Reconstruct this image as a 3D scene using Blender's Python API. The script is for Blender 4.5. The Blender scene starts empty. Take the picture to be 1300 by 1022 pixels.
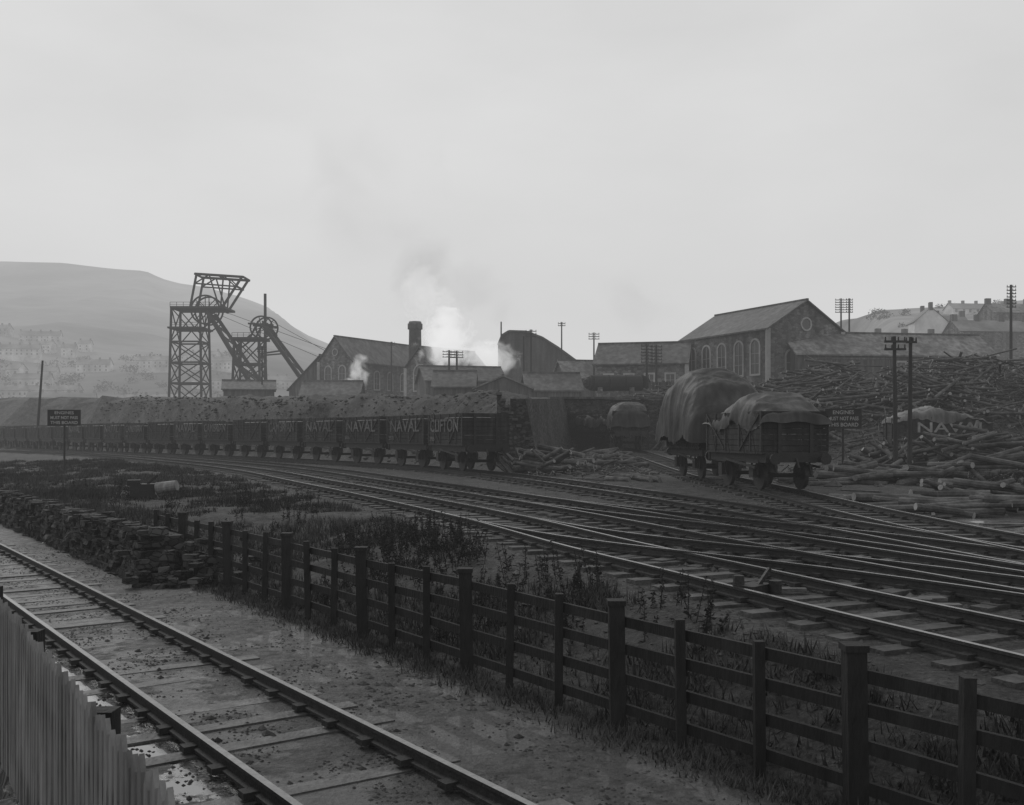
import bpy, math, random
import numpy as np
from mathutils import Vector, Matrix, noise as mnoise
random.seed(7); np.random.seed(7)
R = random.uniform
sc = bpy.context.scene
COL = sc.collection

# ---------------------------------------------------------------- materials
def nodes_of(m):
    m.use_nodes = True
    return m.node_tree.nodes, m.node_tree.links

def mat(name, c0, c1, scale=2.0, rough=0.85, bump=0.3, bscale=None, spec=0.25, stretch=(1,1,1), big=0.15, kind='noise', streak=0):
    m = bpy.data.materials.new(name); N, L = nodes_of(m)
    b = N['Principled BSDF']
    b.inputs['Roughness'].default_value = rough
    b.inputs['Specular IOR Level'].default_value = spec
    g = N.new('ShaderNodeNewGeometry')
    mp = N.new('ShaderNodeMapping'); mp.inputs['Scale'].default_value = stretch
    L.new(g.outputs['Position'], mp.inputs['Vector'])
    if kind == 'stone':
        t = N.new('ShaderNodeTexVoronoi'); t.inputs['Scale'].default_value = scale
        L.new(mp.outputs[0], t.inputs['Vector'])
        bw = N.new('ShaderNodeRGBToBW'); L.new(t.outputs['Color'], bw.inputs[0])
        e = N.new('ShaderNodeTexVoronoi'); e.feature = 'DISTANCE_TO_EDGE'; e.inputs['Scale'].default_value = scale
        L.new(mp.outputs[0], e.inputs['Vector'])
        er = N.new('ShaderNodeMapRange'); er.inputs[1].default_value = 0; er.inputs[2].default_value = 0.08
        er.inputs[3].default_value = 0.35; er.inputs[4].default_value = 1
        L.new(e.outputs['Distance'], er.inputs[0])
        mu = N.new('ShaderNodeMath'); mu.operation = 'MULTIPLY'
        L.new(bw.outputs[0], mu.inputs[0]); L.new(er.outputs[0], mu.inputs[1])
        fac = mu.outputs[0]; hsrc = er.outputs[0]
    else:
        t = N.new('ShaderNodeTexNoise'); t.inputs['Scale'].default_value = scale
        t.inputs['Detail'].default_value = 8; t.inputs['Roughness'].default_value = 0.65
        L.new(mp.outputs[0], t.inputs['Vector'])
        fac = t.outputs['Fac']; hsrc = None
    r = N.new('ShaderNodeValToRGB')
    r.color_ramp.elements[0].position = 0.3 if kind == 'noise' else 0.0
    r.color_ramp.elements[1].position = 0.72 if kind == 'noise' else 0.8
    r.color_ramp.elements[0].color = (c0, c0, c0, 1); r.color_ramp.elements[1].color = (c1, c1, c1, 1)
    L.new(fac, r.inputs[0])
    n2 = N.new('ShaderNodeTexNoise'); n2.inputs['Scale'].default_value = big; n2.inputs['Detail'].default_value = 4
    L.new(g.outputs['Position'], n2.inputs['Vector'])
    mr = N.new('ShaderNodeMapRange'); mr.inputs[1].default_value = .3; mr.inputs[2].default_value = .7
    mr.inputs[3].default_value = 0.6; mr.inputs[4].default_value = 1.4
    L.new(n2.outputs['Fac'], mr.inputs[0])
    vm = N.new('ShaderNodeVectorMath'); vm.operation = 'SCALE'
    L.new(r.outputs[0], vm.inputs[0]); L.new(mr.outputs[0], vm.inputs['Scale'])
    res = vm.outputs[0]
    if streak:
        # rain-washed soot: noise drawn out vertically
        m3 = N.new('ShaderNodeMapping'); m3.inputs['Scale'].default_value = (streak, streak, streak*.12); L.new(g.outputs['Position'], m3.inputs['Vector'])
        n3 = N.new('ShaderNodeTexNoise'); n3.inputs['Scale'].default_value = 1; n3.inputs['Detail'].default_value = 6; L.new(m3.outputs[0], n3.inputs['Vector'])
        r3 = N.new('ShaderNodeMapRange'); r3.inputs[1].default_value = .35; r3.inputs[2].default_value = .65; r3.inputs[3].default_value = .5; r3.inputs[4].default_value = 1.35; L.new(n3.outputs['Fac'], r3.inputs[0])
        v3 = N.new('ShaderNodeVectorMath'); v3.operation = 'SCALE'; L.new(res, v3.inputs[0]); L.new(r3.outputs[0], v3.inputs['Scale']); res = v3.outputs[0]
    L.new(res, b.inputs['Base Color'])
    if bump > 0:
        bp = N.new('ShaderNodeBump'); bp.inputs['Strength'].default_value = bump; bp.inputs['Distance'].default_value = 0.05
        if hsrc is None:
            t3 = N.new('ShaderNodeTexNoise'); t3.inputs['Scale'].default_value = bscale or scale*4; t3.inputs['Detail'].default_value = 6
            L.new(mp.outputs[0], t3.inputs['Vector']); hsrc = t3.outputs['Fac']
        L.new(hsrc, bp.inputs['Height']); L.new(bp.outputs[0], b.inputs['Normal'])
    return m

M = {}
M['fence'] = mat('tarred_timber', .007, .022, 6, .75, .5, 30, .25, (1,1,.2))
M['pale'] = mat('weathered_paling', .09, .22, 8, .8, .3, 30, .2, (1,1,.15), 1.5)
M['sleeper'] = mat('sleeper_wood', .022, .09, 5, .7, .5, 20, .35, (1,1,1), 1.2)
M['sleeperl'] = mat('worn_sleeper_wood', .035, .13, 5, .6, .5, 20, .4, (1,1,1), 1.5)
M['rail'] = mat('steel_rail', .14, .28, 10, .24, .05, 20, .9)
M['rail'].node_tree.nodes['Principled BSDF'].inputs['Metallic'].default_value = 0.85
M['railside'] = mat('rusty_rail', .015, .04, 10, .7, .3)
M['wag'] = mat('wagon_boards', .009, .032, 3, .75, .4, 18, .25, (1,1,1), .5, 'noise', 5)
M['wag2'] = mat('wagon_boards_grey', .018, .055, 3, .75, .4, 18, .25, (1,1,1), .5, 'noise', 5)
M['iron'] = mat('wagon_iron', .005, .016, 6, .6, .3, 20, .4)
M['coal'] = mat('coal', .006, .02, 8, .5, 1.0, 9, .4)
M['letter'] = mat('worn_white_lettering', .06, .16, 7, .85, 0, None, .2, (1,1,1), 1.2)
M['letterw'] = mat('faded_white_lettering', .14, .26, 5, .85, 0, None, .2, (1,1,1), .8)
M['tarp'] = mat('tarpaulin', .016, .045, 1.2, .6, .7, 5, .35, (1,1,.5), .8, 'noise', 3)
M['tarpl'] = mat('tarpaulin_grey', .024, .072, 1.5, .6, .7, 5, .35, (1,1,.5), .8, 'noise', 3)
M['tarpw'] = mat('tarpaulin_pale', .07, .15, 1.5, .6, .6, 5, .35, (1,1,.5), .8, 'noise', 3)
M['log'] = mat('pit_prop_bark', .02, .12, 2, .85, .6, 14, .2, (1,1,1), .5)
M['logend'] = mat('sawn_end', .14, .28, 6, .8, .1)
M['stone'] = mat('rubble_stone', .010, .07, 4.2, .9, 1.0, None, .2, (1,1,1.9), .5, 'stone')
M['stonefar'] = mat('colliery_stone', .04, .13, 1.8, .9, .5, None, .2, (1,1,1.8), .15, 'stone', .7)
M['quoin'] = mat('dressed_stone', .2, .3, 2, .85, .1)
M['slate'] = mat('slate_roof', .045, .085, 2.5, .6, .3, 6, .3, (1,1,3), .2, 'noise', 1.5)
M['slatel'] = mat('slate_roof_light', .08, .16, 2, .6, .3, 6, .3, (1,1,3), .2, 'noise', 1.5)
M['glass'] = mat('dusty_glass', .02, .05, 3, .3, 0, None, .5)
M['steel'] = mat('headframe_steel', .015, .03, 2, .8, .1, None, .2)
M['brick'] = mat('dark_brick', .03, .07, 3, .9, .3, None, .2, (1,1,1), .2, 'noise', 1)
M['pole'] = mat('creosoted_pole', .015, .04, 5, .8, .3, 20, .2, (1,1,.2))
M['polefar'] = mat('distant_pole', .02, .04, 5, .8, .3, 20, .2, (1,1,.2))  # slightly lighter dark tone, for poles standing further off
M['sign'] = mat('sign_board', .010, .022, 4, .6, .1)
M['signtext'] = mat('sign_lettering', .2, .32, 4, .7, 0)
M['hdry'] = mat('mountain_heather', .10, .21, .012, 1, .0, None, .0, (1,1,2.5), .004)
M['hill'] = mat('hillside_pasture', .14, .28, .06, 1, .0, None, .0, (1,1,1), .012)
M['townwall'] = mat('distant_render', .18, .6, .07, .9, 0)
M['townroof'] = mat('distant_slate', .12, .2, .05, .8, 0)
M['housewall'] = mat('rendered_wall', .38, .52, .5, .9, 0)
M['houseroof'] = mat('house_slate', .11, .17, .8, .7, 0)
M['grass'] = mat('dead_grass', .018, .085, 3, .9, 0, None, .1)
M['weed'] = mat('dock_weed', .012, .035, 3, .9, 0, None, .1)
M['pebble'] = mat('ballast_stone', .025, .10, 6, .85, .2, None, .25)
M['cinder'] = mat('cinder_stone', .012, .055, 6, .85, .2, None, .25)
M['board'] = mat('shed_boards', .04, .10, 2, .85, .2, 10, .2, (3,3,.3), .2, 'noise', 2)
M['fartree'] = mat('distant_foliage', .05, .10, .5, 1, 0, None, 0)

# ground material
def ground_mat():
    m = bpy.data.materials.new('ground_earth'); N, L = nodes_of(m); b = N['Principled BSDF']
    g = N.new('ShaderNodeNewGeometry'); at = N.new('ShaderNodeAttribute'); at.attribute_name = 'zone'
    sp = N.new('ShaderNodeSeparateColor'); L.new(at.outputs['Color'], sp.inputs[0])
    def nz(s, d=8, r=.65):
        n = N.new('ShaderNodeTexNoise'); n.inputs['Scale'].default_value = s; n.inputs['Detail'].default_value = d
        n.inputs['Roughness'].default_value = r; L.new(g.outputs['Position'], n.inputs['Vector']); return n.outputs['Fac']
    def ramp(f, p0, c0, p1, c1):
        r = N.new('ShaderNodeMapRange'); r.inputs[1].default_value = p0; r.inputs[2].default_value = p1
        r.inputs[3].default_value = c0; r.inputs[4].default_value = c1; L.new(f, r.inputs[0]); return r.outputs[0]
    def ma(op, a, c):
        n = N.new('ShaderNodeMath'); n.operation = op
        for i, x in enumerate((a, c)):
            if isinstance(x, (int, float)): n.inputs[i].default_value = x
            else: L.new(x, n.inputs[i])
        return n.outputs[0]
    def mixv(f, a, c):
        n = N.new('ShaderNodeMix'); n.data_type = 'FLOAT'
        L.new(f, n.inputs[0])
        for i, x in ((2, a), (3, c)):
            if isinstance(x, (int, float)): n.inputs[i].default_value = x
            else: L.new(x, n.inputs[i])
        return n.outputs[0]
    fine = nz(14); mid = nz(1.6); big = nz(.25, 4); mid2 = nz(4.5)
    cind = ma('MULTIPLY', ramp(fine, .35, .008, .7, .062), ramp(mid, .35, .3, .66, 1.7))
    grs = ma('MULTIPLY', ramp(mid2, .35, .010, .68, .06), ramp(big, .35, .45, .65, 1.5))
    mud = ma('MULTIPLY', ramp(fine, .3, .014, .7, .062), ramp(mid, .35, .35, .66, 1.6))
    c = mixv(sp.outputs[0], cind, grs)
    c = mixv(sp.outputs[1], c, mud)
    pud = ma('MULTIPLY', ramp(ma('ADD', ma('MULTIPLY', nz(.8, 5, .55), .8), ma('MULTIPLY', mid2, .2)), .49, 1, .515, 0), sp.outputs[2])
    c = mixv(pud, c, .02)
    cc = N.new('ShaderNodeCombineColor')
    for i in range(3): L.new(c, cc.inputs[i])
    L.new(cc.outputs[0], b.inputs['Base Color'])
    rg = mixv(sp.outputs[1], .85, ramp(mid2, .4, .42, .6, .75)); rg = mixv(pud, rg, .04)
    L.new(rg, b.inputs['Roughness'])
    L.new(mixv(pud, .35, 1.0), b.inputs['Specular IOR Level'])
    L.new(pud, b.inputs['Coat Weight']); b.inputs['Coat Roughness'].default_value = .03
    bp = N.new('ShaderNodeBump'); bp.inputs['Distance'].default_value = .06
    L.new(ma('MULTIPLY', ma('SUBTRACT', 1, pud), .95), bp.inputs['Strength'])
    L.new(ma('ADD', fine, mid2), bp.inputs['Height']); L.new(bp.outputs[0], b.inputs['Normal'])
    return m
M['ground'] = ground_mat()

# ---------------------------------------------------------------- mesh builder
class MB:
    def __init__(s): s.v = []; s.f = []; s.m = []
    def add(s, vs, fs, mi=0):
        o = len(s.v); s.v.extend([tuple(v) for v in vs])
        for f in fs: s.f.append([i+o for i in f]); s.m.append(mi)
    def box(s, c, d, mi=0, rz=0):
        cx, cy, cz = c; a, b, e = d[0]/2, d[1]/2, d[2]/2; co, si = math.cos(rz), math.sin(rz)
        vs = []
        for z in (-e, e):
            for x, y in ((-a,-b),(a,-b),(a,b),(-a,b)):
                vs.append((cx+x*co-y*si, cy+x*si+y*co, cz+z))
        s.add(vs, [(3,2,1,0),(4,5,6,7),(0,1,5,4),(1,2,6,5),(2,3,7,6),(3,0,4,7)], mi)
    def rock(s, c, d, mi=0, rz=0):
        cx, cy, cz = c; a, b, e = d[0]/2, d[1]/2, d[2]/2; co, si = math.cos(rz), math.sin(rz)
        vs = []
        for z in (-e, e):
            for x, y in ((-a,-b),(a,-b),(a,b),(-a,b)):
                x *= R(.72,1.05); y *= R(.72,1.05); vs.append((cx+x*co-y*si, cy+x*si+y*co, cz+z*R(.7,1.05)))
        s.add(vs, [(3,2,1,0),(4,5,6,7),(0,1,5,4),(1,2,6,5),(2,3,7,6),(3,0,4,7)], mi)
    def beam(s, p, q, w, h=None, mi=0):
        h = h or w; p = Vector(p); q = Vector(q); d = (q-p)
        if d.length < 1e-6: return
        d.normalize(); up = Vector((0,0,1)) if abs(d.z) < .95 else Vector((0,1,0))
        a = d.cross(up).normalized()*w/2; b = a.cross(d).normalized()*h/2
        vs = [p-a-b, p+a-b, p+a+b, p-a+b, q-a-b, q+a-b, q+a+b, q-a+b]
        s.add(vs, [(0,1,2,3),(7,6,5,4),(4,5,1,0),(5,6,2,1),(6,7,3,2),(7,4,0,3)], mi)
    def cyl(s, p, q, r1, r2=None, n=10, mi=0, me=None):
        r2 = r1 if r2 is None else r2; p = Vector(p); q = Vector(q); d = (q-p).normalized()
        up = Vector((0,0,1)) if abs(d.z) < .9 else Vector((0,1,0))
        a = d.cross(up).normalized(); b = a.cross(d)
        vs = []
        for c, r in ((p, r1), (q, r2)):
            for i in range(n):
                t = 2*math.pi*i/n; vs.append(c+a*math.cos(t)*r+b*math.sin(t)*r)
        s.add(vs, [(i, (i+1) % n, n+(i+1) % n, n+i) for i in range(n)], mi)
        e = mi if me is None else me
        s.add(vs[:n], [list(range(n))[::-1]], e); s.add(vs[n:], [list(range(n))], e)
    def prism(s, poly, ext, mi=0):
        n = len(poly); ext = Vector(ext); vs = [Vector(p) for p in poly]; vs += [v+ext for v in vs]
        s.add(vs, [list(range(n))[::-1], list(range(n, 2*n))]+[(i, (i+1) % n, n+(i+1) % n, n+i) for i in range(n)], mi)
    def ring(s, c, ax, r, w, n=28, mi=0):
        c = Vector(c); ax = Vector(ax).normalized(); a = ax.cross(Vector((0,0,1))).normalized(); b = Vector((0,0,1))
        P = [c+a*math.cos(2*math.pi*i/n)*r+b*math.sin(2*math.pi*i/n)*r for i in range(n)]
        for i in range(n): s.beam(P[i], P[(i+1) % n], w, w, mi)
        for i in range(0, n, 4): s.beam(c, P[i], w*.5, w*.5, mi)
    def mesh(s, name, mats):
        me = bpy.data.meshes.new(name); me.from_pydata(s.v, [], s.f)
        for k in mats: me.materials.append(M[k])
        me.polygons.foreach_set('material_index', s.m); me.update(); return me
    def obj(s, name, mats, parent=None, loc=(0,0,0), rz=0, smooth=False):
        me = s.mesh(name, mats)
        if smooth: me.polygons.foreach_set('use_smooth', [True]*len(me.polygons))
        return link(name, me, parent, loc, rz)
def link(name, data, parent=None, loc=(0,0,0), rz=0):
    o = bpy.data.objects.new(name, data); COL.objects.link(o); o.location = loc; o.rotation_euler = (0,0,rz)
    if parent: o.parent = parent
    return o
def empty(name, loc=(0,0,0), rz=0):
    o = link(name, None, None, loc, rz); o.empty_display_size = .5; return o
def text(name, body, parent, loc, size, width, matk, rot=(math.pi/2,0,0), ext=.004):
    cu = bpy.data.curves.new(name, 'FONT'); cu.body = body; cu.size = size; cu.extrude = ext
    cu.align_x = 'CENTER'; cu.align_y = 'CENTER'; cu.materials.append(M[matk]); cu.offset = size*.012
    o = bpy.data.objects.new(name, cu); COL.objects.link(o); o.parent = parent; o.location = loc; o.rotation_euler = rot
    bpy.context.view_layer.update()
    if o.dimensions.x > 0: o.scale.x = width/o.dimensions.x
    return o

# ---------------------------------------------------------------- lines
def catmull(P, step=.5):
    P = [np.array(p, float) for p in P]; P = [2*P[0]-P[1]]+P+[2*P[-1]-P[-2]]; out = []
    for i in range(1, len(P)-2):
        n = max(2, int(np.linalg.norm(P[i+1]-P[i])/step))
        for k in range(n):
            t = k/n; a, b, c, d = P[i-1:i+3]
            out.append(.5*((2*b)+(-a+c)*t+(2*a-5*b+4*c-d)*t*t+(-a+3*b-3*c+d)*t**3))
    out.append(P[-2]); return np.array(out)
def resample(P, step):
    d = np.r_[0, np.cumsum(np.linalg.norm(np.diff(P, axis=0), axis=1))]
    t = np.arange(0, d[-1], step); return np.c_[np.interp(t, d, P[:,0]), np.interp(t, d, P[:,1])]
A = catmull([(8.6,3.5),(7.0,7.2),(5.5,10.4),(4.3,12.9),(3.0,15.8),(1.45,19.2),(-1.0,25.5),(-6.8,38),(-17.5,59),(-38,90),(-60,116),(-105,170)])
W = catmull([(-.7,46.2),(-1.4,48),(-6.2,57.5),(-19.2,75.5),(-41,102),(-68.5,137),(-110,190)])
def xat(P, y): return np.interp(y, P[:,1], P[:,0])
dA = np.gradient(A, axis=0); dA /= np.linalg.norm(dA, axis=1)[:,None]
Boff = A+np.c_[dA[:,1], -dA[:,0]]*3.3
Bp = resample(Boff[Boff[:,1] < 76], 4)
B = catmull(list(Bp)+[(-34.0,91),(-43.5,105),(-56,121)])
E = catmull([(12.5,5),(10.6,10),(8.5,17),(5.6,28),(2.4,38),(-.7,46.2)])
C = catmull([(13.4,4),(11.6,9),(9.6,17),(8.9,25),(8.8,36),(8.4,50),(7.9,66),(7.7,78)])
D1 = catmull([(xat(A,27),27),(xat(A,24),24.),(xat(A,20)+.7,20),(xat(B,16)-1.0,16),(xat(B,12),12),(xat(B,9),9)])
D2 = catmull([(xat(B,33),33),(xat(B,29.5),29.5),(xat(B,25)+.7,25),(xat(E,20)-.9,20),(xat(E,15.5),15.5),(xat(E,11),11)])
LOW = np.array([(4.99-.715*y, y) for y in np.arange(-1, 60, .5)])

def sm(t): t = np.clip(t, 0, 1); return t*t*(3-2*t)
def zrail(y): return np.interp(y, [0,8,20,25,48,75,200], [.72,.75,.95,1.0,1.22,1.33,1.43])
def terr(x, y, rough=True):
    x = np.asarray(x, float); y = np.asarray(y, float)
    s = (x-8.8+.7*y)/1.22; a = (x-xat(A, y))*.9; zr = zrail(y)
    k = sm((y-24.5)/3)*sm((s+1.2)/.25)
    t = sm(s/np.maximum(s-(a+1.6), .01)); t = np.where(a > -1.6, 1, t); t = np.where((s <= 0) & (a < -1.6), 0, t)
    z1 = zr*t
    z2 = 1.02+(zr-1.02)*t
    z = z1*(1-k)+z2*k
    z = np.where(s < -1.2, 0, z)
    z = z+.75*sm((-s-5.5)/.4)*(s < 0)
    z = z+.65*sm((x-2)/4)*sm((y-42)/30)*(s > 0)
    b = (x-xat(W, y))*.8
    xe = .4+(y-58)*.15
    bk = sm((b-2.6)/5.0)*sm((xe-x)/.8)*sm((y-52)/5)
    zt = np.interp(y, [55,75,150,230], [5.3,5.8,8.2,11.0])
    z = z+(zt-z)*bk*(y > 50)
    zp = 2.85+.037*np.minimum(y, 260)
    pl = sm((y-78.4)/.6)*sm((b-2.6)/5.0)
    z = z+(zp-z)*pl
    Y0 = np.interp(x, [11,14,22,40], [60,50,42,38])
    Rr = sm((y-Y0)/(84-Y0))*sm((x-11)/3)*(y < 79)
    zz = z+(zp+.3-z)*Rr
    z = np.where(x > 11, np.maximum(z, zz), z)
    if rough:
        nn = .5*np.sin(1.9*x+1.1*y)*np.sin(2.7*y-.8*x+1)+.5*np.sin(4.3*x-2.1*y+2)*np.sin(3.9*y+1.7*x)
        n2 = np.sin(.43*x+.31*y)*np.sin(.37*y-.29*x+1)
        trk = np.ones_like(x)
        for P, w in ((A,2.2),(B,2.2),(E,2.0),(C,2.0),(W,2.2)):
            o = np.argsort(P[:,1]); xx = np.interp(y, P[o,1], P[o,0])
            trk = trk*sm((np.abs(x-xx)-1.3)/w)
        low = .35+.65*sm((np.abs(x-(4.99-.715*y))-1.2)/1.5)
        amp = (.05*nn+.07*n2)*trk*np.where(s < 0, low*.4, 1)
        amp = amp+(.40*n2+.2*nn+.16*np.sin(1.1*x-.7*y))*np.where(y > 50, bk+Rr, 0)*.8
        z = z+amp
    return z
def tz(x, y, r=True): return float(terr(np.array([x]), np.array([y]), r)[0])

def axis(fine_lo, fine_hi, st, lo, hi):
    a = list(np.arange(fine_lo, fine_hi, st)); v = a[-1]; d = st
    while v < hi: d *= 1.08; v += d; a.append(v)
    v = a[0]; d = st; pre = []
    while v > lo: d *= 1.08; v -= d; pre.append(v)
    return np.array(pre[::-1]+a)
xs = axis(-20, 24, .16, -2600, 2600); ys = axis(3, 64, .2, -300, 3000)
GX, GY = np.meshgrid(xs, ys); GZ = terr(GX, GY)
GZ = np.where(np.abs(GX) > 400, np.minimum(GZ, 12), GZ)
nx, ny = len(xs), len(ys)
me = bpy.data.meshes.new('ground')
me.vertices.add(nx*ny); me.vertices.foreach_set('co', np.c_[GX.ravel(), GY.ravel(), GZ.ravel()].ravel())
I = np.arange((ny-1)*(nx-1)); r_, c_ = I//(nx-1), I % (nx-1); v0 = r_*nx+c_
F = np.c_[v0, v0+1, v0+nx+1, v0+nx]
me.loops.add(F.size); me.loops.foreach_set('vertex_index', F.ravel())
me.polygons.add(len(F)); me.polygons.foreach_set('loop_start', np.arange(len(F))*4); me.polygons.foreach_set('loop_total', np.full(len(F), 4))
me.polygons.foreach_set('use_smooth', np.ones(len(F), bool)); me.update()
S = (GX-8.8+.7*GY)/1.22; AA = (GX-xat(A, GY))*.9
grass = sm((S-.2)/.8)*sm((-AA-1.7)/1.2); grass = np.maximum(grass, sm((GX-11)/3)*.5*(S > 0)*(GY > 30))
grass *= (.7+.3*np.sin(.8*GX+.5*GY))
mud = (S < -.3)*1.0*sm((-S-.2)/.5)*(1-((GY > 24) & (S > -1.2)))
lowd = np.abs(GX-(4.99-.715*GY))*.81
pud = mud*np.where(GX < 4.99-.715*GY, sm((3.6-lowd)/.6)*(.15+.85*sm((lowd-.5)/.6)), .15)
pud = np.maximum(pud, .6*sm((AA-2)/2)*(GY < 26)*(S > 0))
ca = me.color_attributes.new('zone', 'FLOAT_COLOR', 'POINT')
ca.data.foreach_set('color', np.c_[grass.ravel(), mud.ravel(), pud.ravel(), np.ones(nx*ny)].ravel())
me.materials.append(M['ground']); link('ground', me)

# ---------------------------------------------------------------- tracks
def track(name, P, dz, z_fn=None, step=.72, jitter=.02, sdz=0, sm_='sleeper'):
    P = resample(P, step); T = np.gradient(P, axis=0); T /= np.linalg.norm(T, axis=1)[:,None]; Nn = np.c_[T[:,1], -T[:,0]]
    Z = terr(P[:,0], P[:,1], False) if z_fn is None else z_fn(P)
    par = empty(name)
    mb = MB()
    for p, t, z in zip(P, T, Z):
        a = math.atan2(t[1], t[0])+R(-jitter, jitter)
        L = 2.6+R(-.12, .12)
        mb.box((p[0]+R(-.05,.05), p[1], z-.02+dz+sdz+R(-.018,.012)), (.25+R(-.02,.02), L, .13), 0, a)
    mb.obj('sleepers', [sm_], par)
    rb = MB()
    for sd in (-.75, .75):
        Q = P+Nn*sd; n = len(Q)
        prof = [(-.06,.05),(-.06,.075),(-.015,.085),(-.015,.155),(-.034,.165),(-.034,.20),(.034,.20),(.034,.165),(.015,.155),(.015,.085),(.06,.075),(.06,.05)]
        vs = []
        for q, nn, z in zip(Q, Nn, Z):
            for o, h in prof: vs.append((q[0]+nn[0]*o, q[1]+nn[1]*o, z+h+dz))
        k = len(prof); base = len(rb.v); rb.v.extend(vs)
        for i in range(n-1):
            for j in range(k-1):
                rb.f.append([base+i*k+j, base+i*k+j+1, base+(i+1)*k+j+1, base+(i+1)*k+j]); rb.m.append(0 if j == 5 else 1)
        for q, t, z in zip(Q, T, Z):
            if q[1] < 45: rb.box((q[0], q[1], z+.07+dz), (.14, .3, .06), 1, math.atan2(t[1], t[0]))
    rb.obj('rails_and_chairs', ['rail', 'railside'], par)
track('railway_track', LOW, .0, lambda P: np.zeros(len(P)), step=.78, jitter=.05, sdz=-.038, sm_='sleeperl')
track('railway_track', A, .0); track('railway_track', B, .008); track('railway_track', E, .016)
track('railway_track', C, .024); track('railway_track', D1, .004); track('railway_track', D2, .012)
track('railway_track', W, .0)

# ---------------------------------------------------------------- wagons
def wagon_mesh(body='wag', coal=True, h=2.72):
    mb = MB()
    L, Wd, f = 4.9, 2.3, 1.28
    npl = 7; ph = (h-f)/npl
    for i in range(npl):
        z = f+ph*(i+.5)
        for sy in (-1, 1): mb.box((0, sy*(Wd/2-.035), z), (L-.02, .07, ph-.022), 0)
        for sx in (-1, 1): mb.box((sx*(L/2-.035), 0, z), (.07, Wd-.15, ph-.022), 0)
    mb.box((0,0,f-.04), (L, Wd, .08), 1)
    for sy in (-1, 1):
        mb.box((0, sy*.95, f-.22), (L, .12, .28), 1)
        for x in (-L/2+.06, -1.55, -.62, .62, 1.55, L/2-.06): mb.box((x, sy*(Wd/2+.012), (h+f)/2), (.10 if abs(x) < 2 else .12, .03, h-f), 1)
        for sx in (-1, 1):
            mb.beam((sx*.7, sy*(Wd/2+.034), f+.05), (sx*(L/2-.15), sy*(Wd/2+.034), h-.1), .03, .07, 1)
            mb.box((sx*1.37, sy*.98, .62), (.34,.16,.42), 1)
            mb.beam((sx*1.37-.5, sy*.98, .95), (sx*1.37+.5, sy*.98, .95), .08, .12, 1)
            mb.beam((sx*1.37-.3, sy*.94, .5), (sx*1.37-.12, sy*.94, 1.1), .05, .05, 1)
            mb.beam((sx*1.37+.3, sy*.94, .5), (sx*1.37+.12, sy*.94, 1.1), .05, .05, 1)
        mb.beam((-.9, sy*1.1, 1.0), (1.9, sy*1.14, .75), .04, .08, 1)
    for sx in (-1, 1):
        for y in (-.55, .55): mb.box((sx*(L/2+.03), y, (h+f)/2-.1), (.06, .12, h-f+.1), 1)
        mb.box((sx*(L/2+.04), 0, f-.2), (.1, 2.1, .3), 1)
        for y in (-.86, .86):
            mb.cyl((sx*(L/2+.05), y, 1.05), (sx*(L/2+.4), y, 1.05), .08, .07, 8, 1); mb.cyl((sx*(L/2+.38), y, 1.05), (sx*(L/2+.44), y, 1.05), .19, .19, 12, 1)
        for y in (-.72, .72):
            mb.cyl((sx*1.37, y-.06, .47), (sx*1.37, y+.06, .47), .47, .47, 20, 1)
        mb.cyl((sx*1.37, -.8, .47), (sx*1.37, .8, .47), .07, .07, 8, 1)
        mb.cyl((sx*(L/2+.1),0,1.05), (sx*(L/2+.3),0,.75), .04, .04, 6, 1)
    if coal:
        n, m = 16, 8; vs = []
        for i in range(n+1):
            for j in range(m+1):
                x = -L/2+.08+(L-.16)*i/n; y = -Wd/2+.08+(Wd-.16)*j/m
                e = min(1, 4*min(i/n, 1-i/n))*min(1, 3*min(j/m, 1-j/m)); vs.append((x, y, h-.3+.2*e+R(-.04,.04)))
        mb.add(vs, [(i*(m+1)+j, (i+1)*(m+1)+j, (i+1)*(m+1)+j+1, i*(m+1)+j+1) for i in range(n) for j in range(m)], 2)
    else: mb.box((0,0,f+.6), (L-.2, Wd-.2, .05), 1)
    return mb.mesh('coal_wagon', [body, 'iron', 'coal'])
wm = [wagon_mesh('wag'), wagon_mesh('wag2'), wagon_mesh('wag', False, 2.6), wagon_mesh('wag', True, 2.6)]
names = ['CLIFTON','NAVAL','NAVAL','NAVAL','CAMBRIAN','','CAMBRIAN','NAVAL','','CAMBRIAN','NAVAL','','NAVAL']
Wr = resample(W, .1)
k = 0; pos = 3.9
while pos < 150:
    i = int(pos/.1); p = Wr[i]; q0 = Wr[max(0, i-15)]; q1 = Wr[min(len(Wr)-1, i+15)]
    ang = math.atan2(q0[1]-q1[1], q0[0]-q1[0])
    z = tz(p[0], p[1], False)+.2
    mi = [0,0,0,1,1,0,3,1,0,3,1][k % 11]
    o = link('coal_wagon', wm[mi], None, (p[0], p[1], z), ang)
    if k < len(names) and names[k]:
        text('lettering', names[k], o, (0, -1.195, 2.12), .85, 4.0 if len(names[k]) > 5 else 3.8, 'letter', ext=.008)
        text('number', str(random.randint(1000, 3999)), o, (-1.75, -1.195, 1.5), .28, .7, 'letter')
    pos += 5.82; k += 1

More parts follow.
